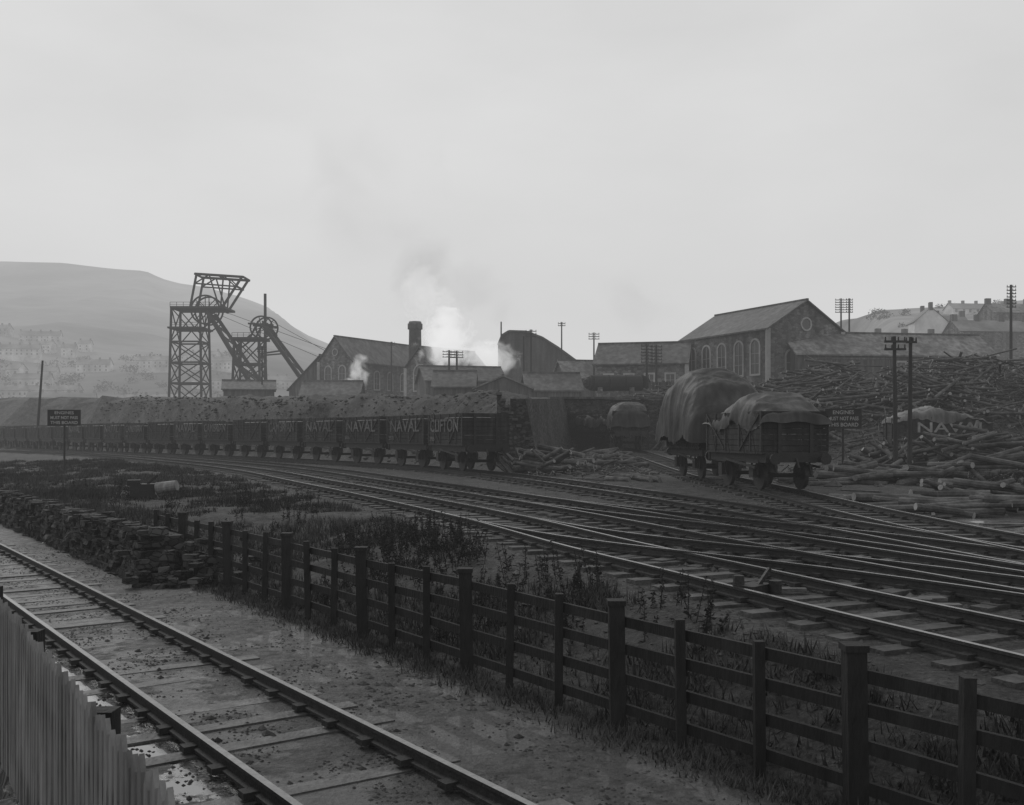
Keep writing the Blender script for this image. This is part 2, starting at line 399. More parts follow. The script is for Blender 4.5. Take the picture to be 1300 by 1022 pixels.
def tarp_mesh(L, Wd, zb, prof, p=.5, fold=.06, lumps=.1, seed=0, mk='tarp', hz_p=.62, slope=0):
    nu, nv = 90, 70; vs = []
    for i in range(nu+1):
        u = i/nu; t = abs(2*u-1); e = max(0, 1-t**7)**.5; zt = prof(u)
        for j in range(nv+1):
            th = math.pi*j/nv; cs, sn = math.cos(th), max(0, math.sin(th))
            y = -Wd/2*math.copysign(abs(cs)**p, cs); hz = sn**hz_p
            x = (u-.5)*L
            if t > .93: x = math.copysign(L/2, u-.5)*(1+.03*(1-hz*e))
            z = zb+(zt-zb)*hz*e
            low = 1-hz*e
            fx = math.sin(x*5.1+seed+2*math.sin(x*1.7))*fold*low; fy = math.sin(y*6+seed)*fold*low
            n = mnoise.noise(Vector((x*.9+seed, y*.9, z*.9)))
            y += math.copysign(1, y if abs(y) > .01 else 1)*(fx*(abs(cs) > .35))
            x += fy*(t > .9)
            rid = abs(mnoise.noise(Vector((x*1.6+seed, y*1.2, z*1.4))))+.5*abs(mnoise.noise(Vector((x*3.6+seed, y*2.6, z*2.4))))
            z += n*lumps*2*hz-rid*.17*hz*e+ (.14*math.sin(x*2.3+seed)+.16*mnoise.noise(Vector((x*3, seed, 0))))*low
            y += (.10*mnoise.noise(Vector((x*2.1, seed, z*.8)))+.05*mnoise.noise(Vector((x*5.1, seed, z*.6+x))))*hz**.3
            vs.append((x, y, z))
    mb = MB(); mb.add(vs, [(i*(nv+1)+j, i*(nv+1)+j+1, (i+1)*(nv+1)+j+1, (i+1)*(nv+1)+j) for i in range(nu) for j in range(nv)])
    me = mb.mesh('tarpaulin', [mk]); me.polygons.foreach_set('use_smooth', [True]*len(me.polygons)); return me
def tarp_wagon(x, y, rz, tm, z=None):
    o = link('tarpaulin_covered_wagon', wm[2], None, (x, y, (tz(x, y, False)+.2 if z is None else z)), rz)
    link('tarpaulin', tm, o)
    mb = MB()
    for xx in (-1.5, -.2, 1.1, 2.0): mb.cyl((xx, -1.3, 2.0), (xx+.1, -1.2, 1.15), .015, .015, 5)
    for yy in (-.8, .1, .8): mb.cyl((2.56, yy, 2.0), (2.52, yy+.1, 1.2), .015, .015, 5)
    mb.obj('lashing_ropes', ['pole'], o)
    return o
peak = lambda u: 2.5+.85*max(0, 1-abs(u-.62)*1.9)**.9
hump = lambda u: 4.55-1.0*abs(u-.5)**1.6*2.4
tarp_wagon(8.75, 35.6, math.radians(-80), tarp_mesh(5.05, 2.44, 2.1, peak, .38, .05, .06, 1, 'tarpl', .95))
tarp_wagon(8.2, 42.6, math.radians(-84), tarp_mesh(5.7, 3.2, 1.55, hump, .6, .06, .06, 4, 'tarp', .62))
tarp_wagon(7.95, 70.5, math.radians(-92), tarp_mesh(5.1, 2.6, 1.5, lambda u: 3.25, .6, .04, .04, 7, 'tarp'))
tarp_wagon(6.5, 76.0, math.radians(-60), tarp_mesh(5.0, 2.5, 1.6, lambda u: 2.6, .4, .04, .05, 9, 'tarp'))
nw = link('coal_wagon', wm[1], None, (22.6, 54.5, 1.35), math.radians(-4))
link('tarpaulin', tarp_mesh(4.9, 2.4, 2.5, lambda u: 3.4-.9*abs(u-.4)*1.6, .4, .03, .06, 11, 'tarpw'), nw); text('lettering', 'NAVAL', nw, (.4, -1.195, 2.15), .75, 3.6, 'letterw', ext=.008)

# ---------------------------------------------------------------- post and rail fence
par = empty('post_and_rail_fence')
mb = MB(); ux, uy = -.7/1.2207, 1/1.2207; ang = math.atan2(uy, ux)
fy0 = 8.49; k = -6
def fz(x, y): return min(tz(x, y, False), .12)
while True:
    y = fy0+k*2.457/3
    if y > 25.6: break
    x = 8.8-.7*y; z = fz(x, y); lean = R(-.035, .035); lx = R(-.02,.02)
    thick = k % 3 == 0
    w = .165 if thick else .095; h = 1.34+R(-.02,.03) if thick else 1.27+R(-.05,.03)
    ctr = (x+(0 if thick else -.03), y)
    mb.beam((ctr[0], ctr[1], z-.3), (ctr[0]+lean, ctr[1]+lx, z+h), w, w, 0)
    if thick: mb.beam((ctr[0]+lean, ctr[1]+lx, z+h-.03), (ctr[0]+lean, ctr[1]+lx, z+h+.025), w+.03, w+.03, 0)
    k += 1
for hz in (.2, .52, .84, 1.13):
    y = fy0-6*.819; h0 = hz
    while y < 25.3:
        y2 = min(y+2.457, 25.35); h1 = hz+R(-.02,.02)
        mb.beam((8.83-.7*y, y+.02, h0), (8.83-.7*y2, y2+.02, h1), .045, .11, 0)
        y = y2; h0 = h1+R(-.012,.012)
mb.obj('posts_and_rails', ['fence'], par)

# paling fence, bottom left, on the platform side (rails and posts on its track side)
par = empty('paling_fence'); mb = MB()
y = 2.0
while y < 9.2:
    x = 1.07-.64*y; z = .62
    h = 1.28+R(-.025,.025); w = .062; dx, dy = -.539*w/2, .842*w/2; nx_, ny_ = -.842*.02, -.539*.02
    jx = R(-.01,.01)
    poly = [(x-dx+jx,y-dy,z),(x+dx+jx,y+dy,z),(x+dx,y+dy,z+h-.06),(x,y,z+h),(x-dx,y-dy,z+h-.06)]
    mb.prism(poly, (nx_, ny_, 0), 0); y += .086
for hz in (.95, 1.6): mb.beam((1.115-.64*2.0,2.0,hz), (1.115-.64*9.2,9.2,hz), .05, .09, 0)
y = 3.0
while y < 9.3:
    mb.beam((1.22-.64*y, y, .3), (1.22-.64*y, y, 1.75), .12, .12, 1); y += 2.05
mb.obj('palings', ['pale', 'fence'], par)

# ---------------------------------------------------------------- stone retaining wall of the cutting
mb = MB()
sx = lambda s, y: 8.8+1.22*s-.7*y
zz = -.05
while zz < 1.04:
    ch = R(.07,.15); y = 21.6+R(-.2,.2)+zz*.4
    while y < 62:
        dy = R(.16,.5)*(1 if y < 40 else 1.5)
        cx = sx(-1.22+R(-.07,.05)+.1*zz, y+dy/2)
        mb.rock((cx+.2, y+dy/2, zz+ch/2+R(-.015,.015)), (R(.5,.75), dy*1.12, ch*1.25), 0, ang+math.pi/2+R(-.15,.15))
        y += dy*.86
    zz += ch
for i in range(60):
    q = R(0,1); xx = sx(-1.3+R(0,1.5), 21.4); mb.rock((xx+R(-.4,.6), 20.6+R(0,1.5)+q*.3, q*R(0,1.0)), (R(.15,.4), R(.15,.35), R(.08,.2)), 0, R(0,3))
mb.box((sx(-.7,24), 24, .45), (.9, 4.6, .95), 0, math.atan2(1,-.7)-math.pi/2)
for i in range(120):
    yy = 21.8+i*.3; mb.rock((sx(-1.05,yy)+R(-.2,.35), yy, 1.05+R(-.04,.07)), (R(.2,.5), R(.2,.4), R(.06,.2)), 0, R(0,3))
mb.obj('stone_retaining_wall', ['stone'])

mb = MB()
mb.prism([(3.0,78.2,1.0),(13.2,78.2,1.0),(13.2,78.2,5.75),(3.0,78.2,5.95)], (0,.6,0), 0)
mb.box((8.1,78.45,5.98), (10.4,.9,.16), 1)
for x in (4.4, 7.4, 10.4): mb.prism([(x,78.2,1),(x+.7,78.2,1),(x+.7,78.2,5.2),(x,78.2,5.2)], (0,-.35,0), 0)
mb.obj('yard_retaining_wall', ['stone', 'board'])
mb = MB()
mb.prism([(.0,56.9,.8),(1.6,56.9,.8),(.75,56.9,5.15),(-.1,56.9,5.15)], (3.35,22,.8), 0)
for i in range(13):
    t = i/12; mb.box((1.9-2.6*t, 56.35, .9+(4.2*t)/2), (.24, 1.3, 4.2*t+.5), 0)
    mb.box((1.9-2.6*t, 56.3, 1.19+4.2*t), (.3, 1.45, .14), 1)
mb.obj('bank_end_wall', ['stone', 'board'])

# ---------------------------------------------------------------- logs
def logs(name, regs):
    mb = MB()
    for (cx, cy, rx, ry, n, a0, aj, l0, l1, r0, r1, zs) in regs:
        for i in range(n):
            x = cx+R(-rx,rx); y = cy+R(-ry,ry); a = math.radians(a0+random.gauss(0, aj)); l = R(l0,l1); r = R(r0,r1)
            dx, dy = math.cos(a)*l/2, math.sin(a)*l/2
            e = max(0, 1-((x-cx)/rx)**2)
            lift = r+R(0, zs)*e
            tl = random.gauss(0,.3)*min(1, zs)
            z1 = tz(x-dx, y-dy)+lift-tl; z2 = tz(x+dx, y+dy)+lift+tl
            mb.cyl((x-dx,y-dy,z1), (x+dx,y+dy,z2), r, r*R(.7,1), 8, 0, 1)
    return mb.obj(name, ['log', 'logend'])
logs('pit_prop_pile', [(16.5,62,3.5,5,130,20,45,1.5,3.6,.06,.12,1.2),(22,70,5,6,190,-25,50,1.5,4,.06,.12,2.0),(14.5,74,2.5,5,80,5,35,2,4,.06,.12,1.0)])
logs('pit_prop_pile', [(27,66,5,5,260,25,55,1.5,4,.05,.11,2.6),(33,74,7,6,300,70,60,1.5,4.2,.05,.11,3.2),(26,84,6,5,180,5,45,1.5,4.2,.06,.11,3.0)])
logs('pit_prop_pile', [(17,92,5,4,160,5,22,2,4,.06,.12,1.2),(38,86,7,6,220,110,60,1.5,4.5,.05,.11,3.8),(44,98,7,5,150,10,45,2,4.5,.06,.12,3.6)])
logs('timber_stack', [(15.3,42,2.8,1.8,38,5,28,1.5,4.2,.08,.17,.5),(20.5,44,4.5,2.5,60,-6,35,1.5,4.2,.07,.16,.9),(22,50.5,5,1.4,110,0,40,1.2,3.6,.06,.12,1.5)])
logs('timber_stack', [(12.8,27.5,1.9,1.5,26,-20,28,1.2,3.0,.06,.13,.3),(15.5,32,2.0,2.0,32,-14,30,1.6,3.8,.06,.14,.4),(10.9,31,.6,1.0,5,20,20,1.5,2.2,.1,.15,.1)])
logs('timber_stack', [(2.4,50.5,1.6,1.5,50,8,40,1.0,3,.06,.15,1.0),(5.0,43.5,.8,1.0,8,-30,40,1.2,2.6,.07,.13,.05),(3.4,54,2.6,2,40,20,40,1.5,3.5,.07,.14,.6),(5.2,60,1.4,4,26,60,40,1.5,3,.07,.13,.4)])
logs('brushwood', [(24,60,9,9,500,20,90,.5,1.6,.015,.04,1.0),(34,72,9,9,500,20,90,.5,1.8,.02,.045,3.0),(17,45,7,5,200,20,90,.4,1.4,.015,.035,.4),(3.5,50,3,5,220,20,90,.3,1.3,.012,.035,.35)])
mb = MB()
for i in range(11):
    x = -.1+i*.17; mb.beam((x+R(-.1,.1), 50.5+R(-.3,.3), 1.2), (x-R(.2,1.4), 51.5+R(-.3,.4), 2.2+R(-.5,.5)), .2, .07, 0)
mb.obj('leaning_planks', ['log'])

# ---------------------------------------------------------------- poles and signs
def tpole(x, y, ztop, arms=4, aw=1.8, r=.13, lean=0, rz=0, zb=None, name='telegraph_pole'):
    zb = tz(x, y)-.4 if zb is None else zb
    mb = MB(); mb.cyl((0,0,zb), (lean,0,ztop), r*1.25, r*.8, 10)
    for i in range(arms):
        z = ztop-.25-.36*i; lx = lean*(z-zb)/(ztop-zb)
        mb.beam((lx-aw/2*math.cos(rz), -.1-aw/2*math.sin(rz), z), (lx+aw/2*math.cos(rz), -.1+aw/2*math.sin(rz), z), .09, .1)
        for j in range(4):
            t = -.45+.3*j; mb.cyl((lx+aw*t*math.cos(rz), -.1+aw*t*math.sin(rz), z+.05), (lx+aw*t*math.cos(rz), -.1+aw*t*math.sin(rz), z+.22), .04, .03, 6)
    mb.obj(name, ['pole' if y < 60 else 'polefar'], None, (x, y, 0))
tpole(18.0,48,7.75,2,1.0,.1,-.08); tpole(18.75,48.3,7.75,1,.5,.1,.05)
tpole(15.0,114,13.3,6,1.3,.13); tpole(16.2,115,13.3,6,1.3,.13)
tpole(48.2,150,23.2,6,1.8,.14); tpole(49.4,150,23.2,6,1.0,.14); tpole(53.6,110,19.3,7,1.0,.15)
tpole(-8.6,140,14.8,3,1.8,.15); tpole(-7.6,141,14.8,3,1.8,.15)
tpole(2.6,140,17.6,3,1.5,.15); tpole(1.6,141,16.8,0); tpole(-1.8,170,22,0,1,.14); tpole(8.0,165,21.4,2,1.2,.12)
tpole(-55.8,120,11.9,0,1,.14,.8); tpole(-21.2,180,19.6,2,1.3,.14); tpole(12.0,150,18.2,3,1.6,.12)
tpole(-41.0,168,17.8,3,1.6,.13)
def sign(x, y, zb, w, h, ztop, lines, rz=0):
    e = empty('trespass_sign', (x, y, zb), rz); mb = MB(); H = ztop-zb
    mb.cyl((0,.06,-.3), (0,.06,H-.02), .06, .055, 10, 0)
    mb.box((0,0,H-h/2), (w, .05, h), 1)
    for s_ in (-1,1): mb.box((0,-.005,H-h/2+s_*(h/2+.02)), (w+.08,.07,.04), 0); mb.box((s_*(w/2+.02),-.005,H-h/2), (.04,.07,h), 0)
    mb.obj('post_and_board', ['iron','sign'], e)
    n = len(lines)
    for i, t in enumerate(lines): text('sign_text', t, e, (0,-.034,H-h*(i+.5)/n), h/n*.85, w*(.86 if i != 0 else .6), 'signtext')
sign(-25.8, 59, tz(-25.8,59), 1.7, .85, 4.55, ['ENGINES', 'MUST NOT PASS', 'THIS BOARD'], .25)
sign(15.2, 47, tz(15.2,47), 1.55, .85, 4.3, ['ENGINES', 'MUST NOT PASS', 'THIS BOARD'], -.15)

e = empty('point_lever'); x, y = -11.9, 33.0; z = tz(x, y); mb = MB()
mb.box((x,y,z+.25), (.75,.5,.42), 0, .3); mb.box((x-.25,y-.1,z+.5), (.4,.35,.18), 0, .3); mb.beam((x+.1,y,z+.4), (x+.5,y,z+.75), .06, .06, 0)
mb.cyl((x+.5,y-.1,z+.32), (x+1.15,y-.15,z+.42), .2, .17, 14, 1); mb.obj('lever_box_and_drum', ['iron','pale'], e)
e = empty('point_lever'); x, y = 3.3, 14.0; z = tz(x, y); mb = MB()
mb.box((x,y,z+.12), (.5,.3,.2), 0, .8); mb.beam((x,y,z+.1), (x+.25,y+.1,z+.42), .05, .05, 0); mb.cyl((x-.2,y,z+.1), (x-.2,y,z+.34), .1, .07, 10, 0)
mb.cyl((x+.3,y,z+.1), (x+.3,y,z+.27), .09, .09, 10, 0); mb.obj('lever_box', ['iron'], e)

# ---------------------------------------------------------------- buildings
def arched(mb, o, d, n, w, h, arch=True, mi_s=0, mi_g=1, t=.22):
    o = Vector(o); d = Vector(d).normalized(); n = Vector(n).normalized(); up = Vector((0,0,1))
    def outline(w, h, base):
        P = [o-d*w/2+up*base, o+d*w/2+up*base]; hh = h-(w/2 if arch else 0)
        if arch:
            for i in range(9):
                a = math.pi*i/8; P.append(o+d*math.cos(a)*w/2+up*(hh+math.sin(a)*w/2))
        else: P += [o+d*w/2+up*h, o-d*w/2+up*h]
        return P
    a = outline(w, h, 0); b = outline(w+2*t, h+t, -t); k = len(a)
    mb.add([p+n*.1 for p in a]+[p+n*.1 for p in b], [(i, (i+1) % k, k+(i+1) % k, k+i) for i in range(k)], mi_s)
    mb.add([p+n*.1 for p in a]+[p+n*.0 for p in a], [(i, (i+1) % k, k+(i+1) % k, k+i) for i in range(k)], mi_s)
    mb.add([p+n*.1 for p in b]+[p-n*.05 for p in b], [(i, (i+1) % k, k+(i+1) % k, k+i) for i in range(k)], mi_s)
    mb.add([p+n*.02 for p in a], [list(range(k))], mi_g)
    mb.beam(o+n*.05, o+up*h*.97+n*.05, .07, .07, mi_s)
    for q in (.3,.6): mb.beam(o-d*w/2+up*h*q+n*.05, o+d*w/2+up*h*q+n*.05, .05, .05, mi_s)
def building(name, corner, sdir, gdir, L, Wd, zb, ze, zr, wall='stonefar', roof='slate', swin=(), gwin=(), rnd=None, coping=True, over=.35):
    """corner: near corner; sdir: ridge direction; gdir: across the gable (both unit 2D)"""
    e = empty(name, (corner[0], corner[1], 0))
    s = Vector((sdir[0], sdir[1], 0)).normalized(); g = Vector((gdir[0], gdir[1], 0)).normalized(); up = Vector((0,0,1))
    mb = MB()
    P = [up*zb, g*Wd+up*zb, g*Wd+up*ze, g*Wd/2+up*zr, up*ze]
    mb.prism(P, s*L, 0); mb.obj('walls', [wall], e)
    mb = MB(); sl = (zr-ze)/(Wd/2); th = .18
    for sgn in (0, 1):
        if sgn == 0: a = -g*over+up*(ze-sl*over); b = g*Wd/2+up*zr
        else: a = g*(Wd+over)+up*(ze-sl*over); b = g*Wd/2+up*zr
        q = [a-s*over+up*.03, b-s*over+up*.03, b-s*over+up*(.03+th), a-s*over+up*(.03+th)]
        mb.prism(q, s*(L+2*over), 0)
    mb.beam(g*Wd/2+up*(zr+.25)-s*over, g*Wd/2+up*(zr+.25)+s*(L+over), .3, .18, 1)
    mb.obj('roof', [roof, 'slate'], e)
    mb = MB()
    for (t, z, w, h, ar) in swin: arched(mb, s*t+up*z, s, -g, w, h, ar)
    for (t, z, w, h, ar) in gwin: arched(mb, g*t+up*z, g, -s, w, h, ar)
    if rnd:
        c = g*rnd[0]+up*rnd[1]-s*.06; nn = 16
        pts = [c+g*math.cos(2*math.pi*i/nn)*rnd[2]+up*math.sin(2*math.pi*i/nn)*rnd[2] for i in range(nn)]
        mb.add(pts, [list(range(nn))], 1)
        for i in range(nn): mb.beam(pts[i], pts[(i+1) % nn], .18, .18, 0)
    if coping:
        for c in (Vector((0,0,0)), g*Wd):
            mb.beam(c-s*.03-g*.03*(1 if c.length == 0 else -1)+up*zb, c-s*.03-g*.03*(1 if c.length == 0 else -1)+up*ze, .5, .5, 0)
    if mb.v: mb.obj('windows', ['quoin', 'glass'], e)
    return e
ca_, sa_ = math.cos(math.radians(65)), math.sin(math.radians(65))
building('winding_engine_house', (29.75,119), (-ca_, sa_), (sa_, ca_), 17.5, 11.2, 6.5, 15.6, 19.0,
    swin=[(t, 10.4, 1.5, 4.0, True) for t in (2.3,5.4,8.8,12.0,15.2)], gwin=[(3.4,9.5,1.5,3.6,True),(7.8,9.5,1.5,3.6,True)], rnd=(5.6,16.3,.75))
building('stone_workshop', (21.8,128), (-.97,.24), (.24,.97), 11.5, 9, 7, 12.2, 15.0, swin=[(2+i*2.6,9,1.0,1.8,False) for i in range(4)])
e = building('timber_store_building', (33.0,118.5), (.985,.17), (-.17,.985), 25.5, 8, 7.5, 12.6, 15.3, wall='board', roof='slatel', swin=[(13+i*1.7,10.4,1.0,1.3,False) for i in range(7)], coping=False)
mb = MB()
for i in range(5): mb.box((2+i*2.1,-1.3,9.5), (.18,.18,5), 0)
mb.box((6,-1.3,11.9), (10,.3,.2), 0); mb.box((6,-1.3,9.6), (10,1.6,.15), 0)
mb.obj('loading_stage', ['board'], e)
building('engine_house', (-28.1,180), (.5,.866), (-.866,.5), 22, 7.6, 8, 16.3, 20.6, swin=[(3+i*4,11.5,1.4,3.2,True) for i in range(5)], gwin=[(2.2,12.0,1.3,3.4,True),(5.4,12.0,1.3,3.4,True)], rnd=(3.8,17.9,.6))
building('boiler_house', (-12.6,168), (.6,.8), (-.8,.6), 14, 6.6, 8, 14.4, 17.7, gwin=[(3.3,10.6,2.6,4.2,True)], swin=[(3+i*3.5,10.8,1.3,2.6,True) for i in range(3)])
building('storage_shed', (-12.6,150), (.97,.24), (-.24,.97), 12, 9, 7.5, 11.2, 13.4, wall='board', roof='slate', coping=False)
building('storage_shed', (-9.8,128), (1,0), (0,1), 5, 7, 6.5, 9.2, 11.2, wall='board', coping=False)
building('storage_shed', (-4.6,127), (0,1), (1,0), 10, 7.0, 6.5, 8.9, 10.4, wall='board', roof='slatel', coping=False)
building('storage_shed', (2.0,132), (.97,.1), (-.1,.97), 7, 6, 6.5, 9.0, 11.2, wall='board', roof='slate', coping=False)
building('storage_shed', (8.0,150), (.97,.24), (-.24,.97), 5.5, 7, 8, 11.6, 14.2, wall='board', roof='slatel', coping=False)
building('pit_lamp_room', (-46.5,165), (.97,.24), (-.24,.97), 8, 6, 6.5, 10.6, 12.0, wall='board', roof='slate', coping=False)
building('lean_to_shed', (-40.5,186), (.2,.98), (.98,-.2), 8, 12, 8, 11.5, 17.5, wall='board', roof='slate', coping=False)
building('fan_house', (-33,160), (1,0), (0,1), 9, 6, 7, 9.4, 11.6, wall='board', roof='slate', coping=False)
mb = MB()
prof = [(-2.6,9),(-2.6,19.8),(-1.9,21.6),(-.6,22.4),(2.6,22.3),(5.6,21.2),(8.6,19.3),(12.3,16.6),(12.6,9)]
mb.prism([(x,190,z) for x, z in prof][::-1], (1.5,16,0), 0)
for x in (-1,2,5,8): mb.box((x+.5,189.93,13), (.25,.2,7), 0)
for i in range(len(prof)-1):
    a, b = prof[i], prof[i+1]
    if i > 0 and i < 7: mb.beam((a[0],189.7,a[1]+.1), (b[0],189.7,b[1]+.1), .5, .3, 1)
mb.obj('screening_shed', ['brick', 'slate'])
mb = MB()
for x in (13.2,16.4):
    for y in (150,153): mb.beam((x,y,7), (x,y,15), .25, .25, 0)
mb.box((14.8,151.5,14.2), (3.6,3.4,1.6), 0); mb.prism([(12.7,149.5,15.05),(16.9,149.5,15.05),(14.8,149.5,16.0)], (0,4,0), 1)
mb.beam((13.2,150,8), (16.4,150,13), .15, .15, 0); mb.beam((16.4,150,8), (13.2,150,13), .15, .15, 0)
mb.obj('timber_tower', ['board','slate'])
mb = MB(); mb.cyl((-17.6,186,7), (-17.6,186,22.6), 1.35, 1.1, 20, 0); mb.cyl((-17.6,186,22.4), (-17.6,186,23.4), 1.35, 1.35, 20, 0); mb.cyl((-17.6,186,23.4), (-17.6,186,23.8), 1.2, 1.1, 20, 0)
mb.obj('chimney_stack', ['brick'])
mb = MB()
secs = [(-.7,.05),(-.6,.4),(-.4,.65),(-.1,.82),(.2,.85),(1.8,.87),(1.85,.85),(3.6,.85),(5.3,.85),(5.5,.8),(5.8,.6),(6.0,.3),(6.05,.03)]
for (x0, r0), (x1, r1) in zip(secs[:-1], secs[1:]): mb.cyl((8.6+x0,110,8.75), (8.6+x1,110.2,8.75), r0, r1, 16, 0)
for x in (9.4,12.8): mb.box((x,110,7.6), (.5,1.8,1.3), 1)
mb.obj('boiler_tank', ['steel','stonefar'])
mb = MB()
for i in range(46):
    x = 14+i*.36; mb.box((x+R(-.03,.03), 104+.1*i, 7.6+R(-.1,.1)), (.3,.06,2.0), 0)
mb.obj('board_fence', ['board'])

# ---------------------------------------------------------------- headframes
def hf_tower(mb, x0, x1, y0, y1, zb, zt, tp, levels, w=.32):
    def c(i, z):
        t = (z-zb)/(zt-zb); sx_ = [x0,x1,x1,x0][i]; sy_ = [y0,y0,y1,y1][i]; mx, my = (x0+x1)/2, (y0+y1)/2
        k_ = 1-(1-tp)*t; return (mx+(sx_-mx)*k_, my+(sy_-my)*k_, z)
    for i in range(4): mb.beam(c(i,zb), c(i,zt), w, w)
    for a, b in zip(levels[:-1], levels[1:]):
        for i in range(4):
            j = (i+1) % 4; mb.beam(c(i,b), c(j,b), w*.8, w*.8); mb.beam(c(i,a), c(j,b), w*.5, w*.5); mb.beam(c(j,a), c(i,b), w*.5, w*.5)
def handrail(mb, x0, x1, y, z, n=8):
    mb.beam((x0,y,z+1.1), (x1,y,z+1.1), .08, .08); mb.beam((x0,y,z+.6), (x1,y,z+.6), .06, .06)
    for i in range(n+1): x = x0+(x1-x0)*i/n; mb.beam((x,y,z), (x,y,z+1.1), .08, .08)
q = .1731; X = lambda p: (p-650)*q; Z = lambda p: 3.1+(553-p)*q
mb = MB(); yc = 225
hf_tower(mb, X(221), X(262), yc-3.5, yc+3.5, 9, Z(393), .88, [9, 14.5, 19, 23.5, Z(393)], .42)
mb.box(((X(224)+X(292))/2, yc, Z(393)), (X(292)-X(224), 8.6, .45)); handrail(mb, X(224), X(290), yc-4.2, Z(393)); handrail(mb, X(224), X(258), yc-4, Z(418), 5)
mb.box(((X(222)+X(262))/2, yc, Z(418)), (7.6, 8, .35))
for dy in (-2.6, 2.6):
    mb.beam((X(246),yc+dy,Z(393)), (X(254),yc+dy,Z(351)), .4)
    mb.beam((X(284),yc+dy,Z(396)), (X(311),yc+dy,Z(354)), .45)
    mb.beam((X(252),yc+dy,Z(350)), (X(313),yc+dy,Z(354)), .5)
    mb.beam((X(252),yc+dy,Z(362)), (X(305),yc+dy,Z(366)), .3)
    mb.beam((X(252),yc+dy,Z(362)), (X(270),yc+dy,Z(351)), .25); mb.beam((X(270),yc+dy,Z(351)), (X(284),yc+dy,Z(396)), .28)
    mb.beam((X(284),yc+dy,Z(396)), (X(288),yc+dy,Z(352)), .28); mb.beam((X(288),yc+dy,Z(352)), (X(303),yc+dy,Z(366)), .25)
    mb.beam((X(268),yc+dy*1.1,Z(397)), (X(332),yc+dy*2.3,Z(497)), .75, .75)
    mb.beam((X(262),yc+dy*1.1,Z(420)), (X(276),yc+dy*1.6,Z(408)), .3)
for i in range(7):
    t = i/7; t2 = (i+1)/7; xa = X(268)+(X(332)-X(268))*t; xb = X(268)+(X(332)-X(268))*t2; za = Z(397)+(Z(497)-Z(397))*t; zb_ = Z(397)+(Z(497)-Z(397))*t2
    w1 = 2.6*(1.1+1.2*t); w2 = 2.6*(1.1+1.2*t2)
    mb.beam((xa,yc-w1,za), (xb,yc+w2,zb_), .25); mb.beam((xa,yc+w1,za), (xb,yc-w2,zb_), .25)
for xx, zz in ((252,350),(282,352),(313,354),(305,366)): mb.beam((X(xx),yc-2.6,Z(zz)), (X(xx),yc+2.6,Z(zz)), .35)
for dy in (-1.4, 1.4):
    mb.ring((X(263),yc+dy,Z(394)), (0,1,0), 3.1, .32, 32)
    mb.ring((X(268),yc+dy,Z(394)), (0,1,0), .5, .3, 12)
mb.obj('pit_headframe', ['steel'])
mb = MB(); yc = 215; q = yc/1300
hf_tower(mb, X(299), X(335), yc-3, yc+3, 9, Z(431), .85, [9, 14, 18, Z(431)], .45)
mb.box((X(318), yc, Z(431)), (6.6, 7, .4)); handrail(mb, X(300), X(336), yc-3.4, Z(431), 5)
for dy in (-2, 2):
    mb.beam((X(320),yc+dy,Z(431)), (X(331),yc+dy,Z(409)), .35); mb.beam((X(349),yc+dy,Z(425)), (X(336),yc+dy,Z(409)), .35)
    mb.beam((X(318),yc+dy,Z(412)), (X(350),yc+dy,Z(414)), .35); mb.beam((X(304),yc+dy,Z(440)), (X(322),yc+dy,Z(426)), .3)
    mb.beam((X(336),yc+dy*1.1,Z(412)), (X(391),yc+dy*2.2,Z(487)), .7, .7)
    mb.beam((X(334),yc+dy,Z(450)), (X(360),yc+dy*1.6,Z(447)), .3)
for i in range(5):
    t = i/5; t2 = (i+1)/5; f_ = lambda t, s_: (X(336)+(X(391)-X(336))*t, yc+s_*2*(1.1+1.1*t), Z(412)+(Z(487)-Z(412))*t)
    mb.beam(f_(t,-1), f_(t2,1), .22); mb.beam(f_(t,1), f_(t2,-1), .22)
for dy in (-1, 1.2): mb.ring((X(335)+dy*.3,yc+dy,Z(416)), (0,1,0), 2.3, .3, 28)
mb.cyl((X(332),yc+3.5,9), (X(331.5),yc+3.5,Z(370)), .35, .3, 10)
mb.obj('pit_headframe', ['steel'])
mb = MB()
for a, b in (((X(336),215,Z(403)), (-32,183,17.5)), ((-64,225,30.6), (-31.5,184,18)), ((-64,226,29.5), (-33,183,16.5))):
    mb.cyl(a, b, .05, .05, 5)
mb.obj('winding_ropes', ['steel'])

# ---------------------------------------------------------------- hills and towns
def grid_obj(name, x0, x1, y0, y1, nx, ny, fn, mk):
    mb = MB(); vs = []
    for j in range(ny+1):
        for i in range(nx+1):
            x = x0+(x1-x0)*i/nx; y = y0+(y1-y0)*j/ny; vs.append((x, y, fn(x, y)))
    mb.add(vs, [(j*(nx+1)+i, j*(nx+1)+i+1, (j+1)*(nx+1)+i+1, (j+1)*(nx+1)+i) for j in range(ny) for i in range(nx)])
    return mb.obj(name, [mk], smooth=True)
px_ = [-1400,-1000,-750,-657,-577,-537,-514,-490,-450,-404,-375,-352,-340,-300,-254,-173,-60]
pz_ = [235,243,251,249,240,237,226,219,213,200,190,180,165,142,124,80,0]
def mount(x, y):
    xr = x-(1500-y)*.36
    H = np.interp(xr, px_, pz_)
    t = min(1, max(0, (y-420)/1080)); f = .19*min(1,t*4.5)+.81*(t**1.8)
    if y > 1500: f = 1-(y-1500)/6000
    n = mnoise.fractal(Vector((x*.004, y*.004, 0)), 1, 2, 5)*10*min(1, t*3)*(1 if y < 1450 else .15)
    n2 = -abs(mnoise.noise(Vector((x*.006, y*.0015, 3))))*34*math.sin(math.pi*min(1, t))
    return float(H*f+n+n2+8)
grid_obj('mountain', -1600, 160, 400, 2100, 150, 110, mount, 'hdry')
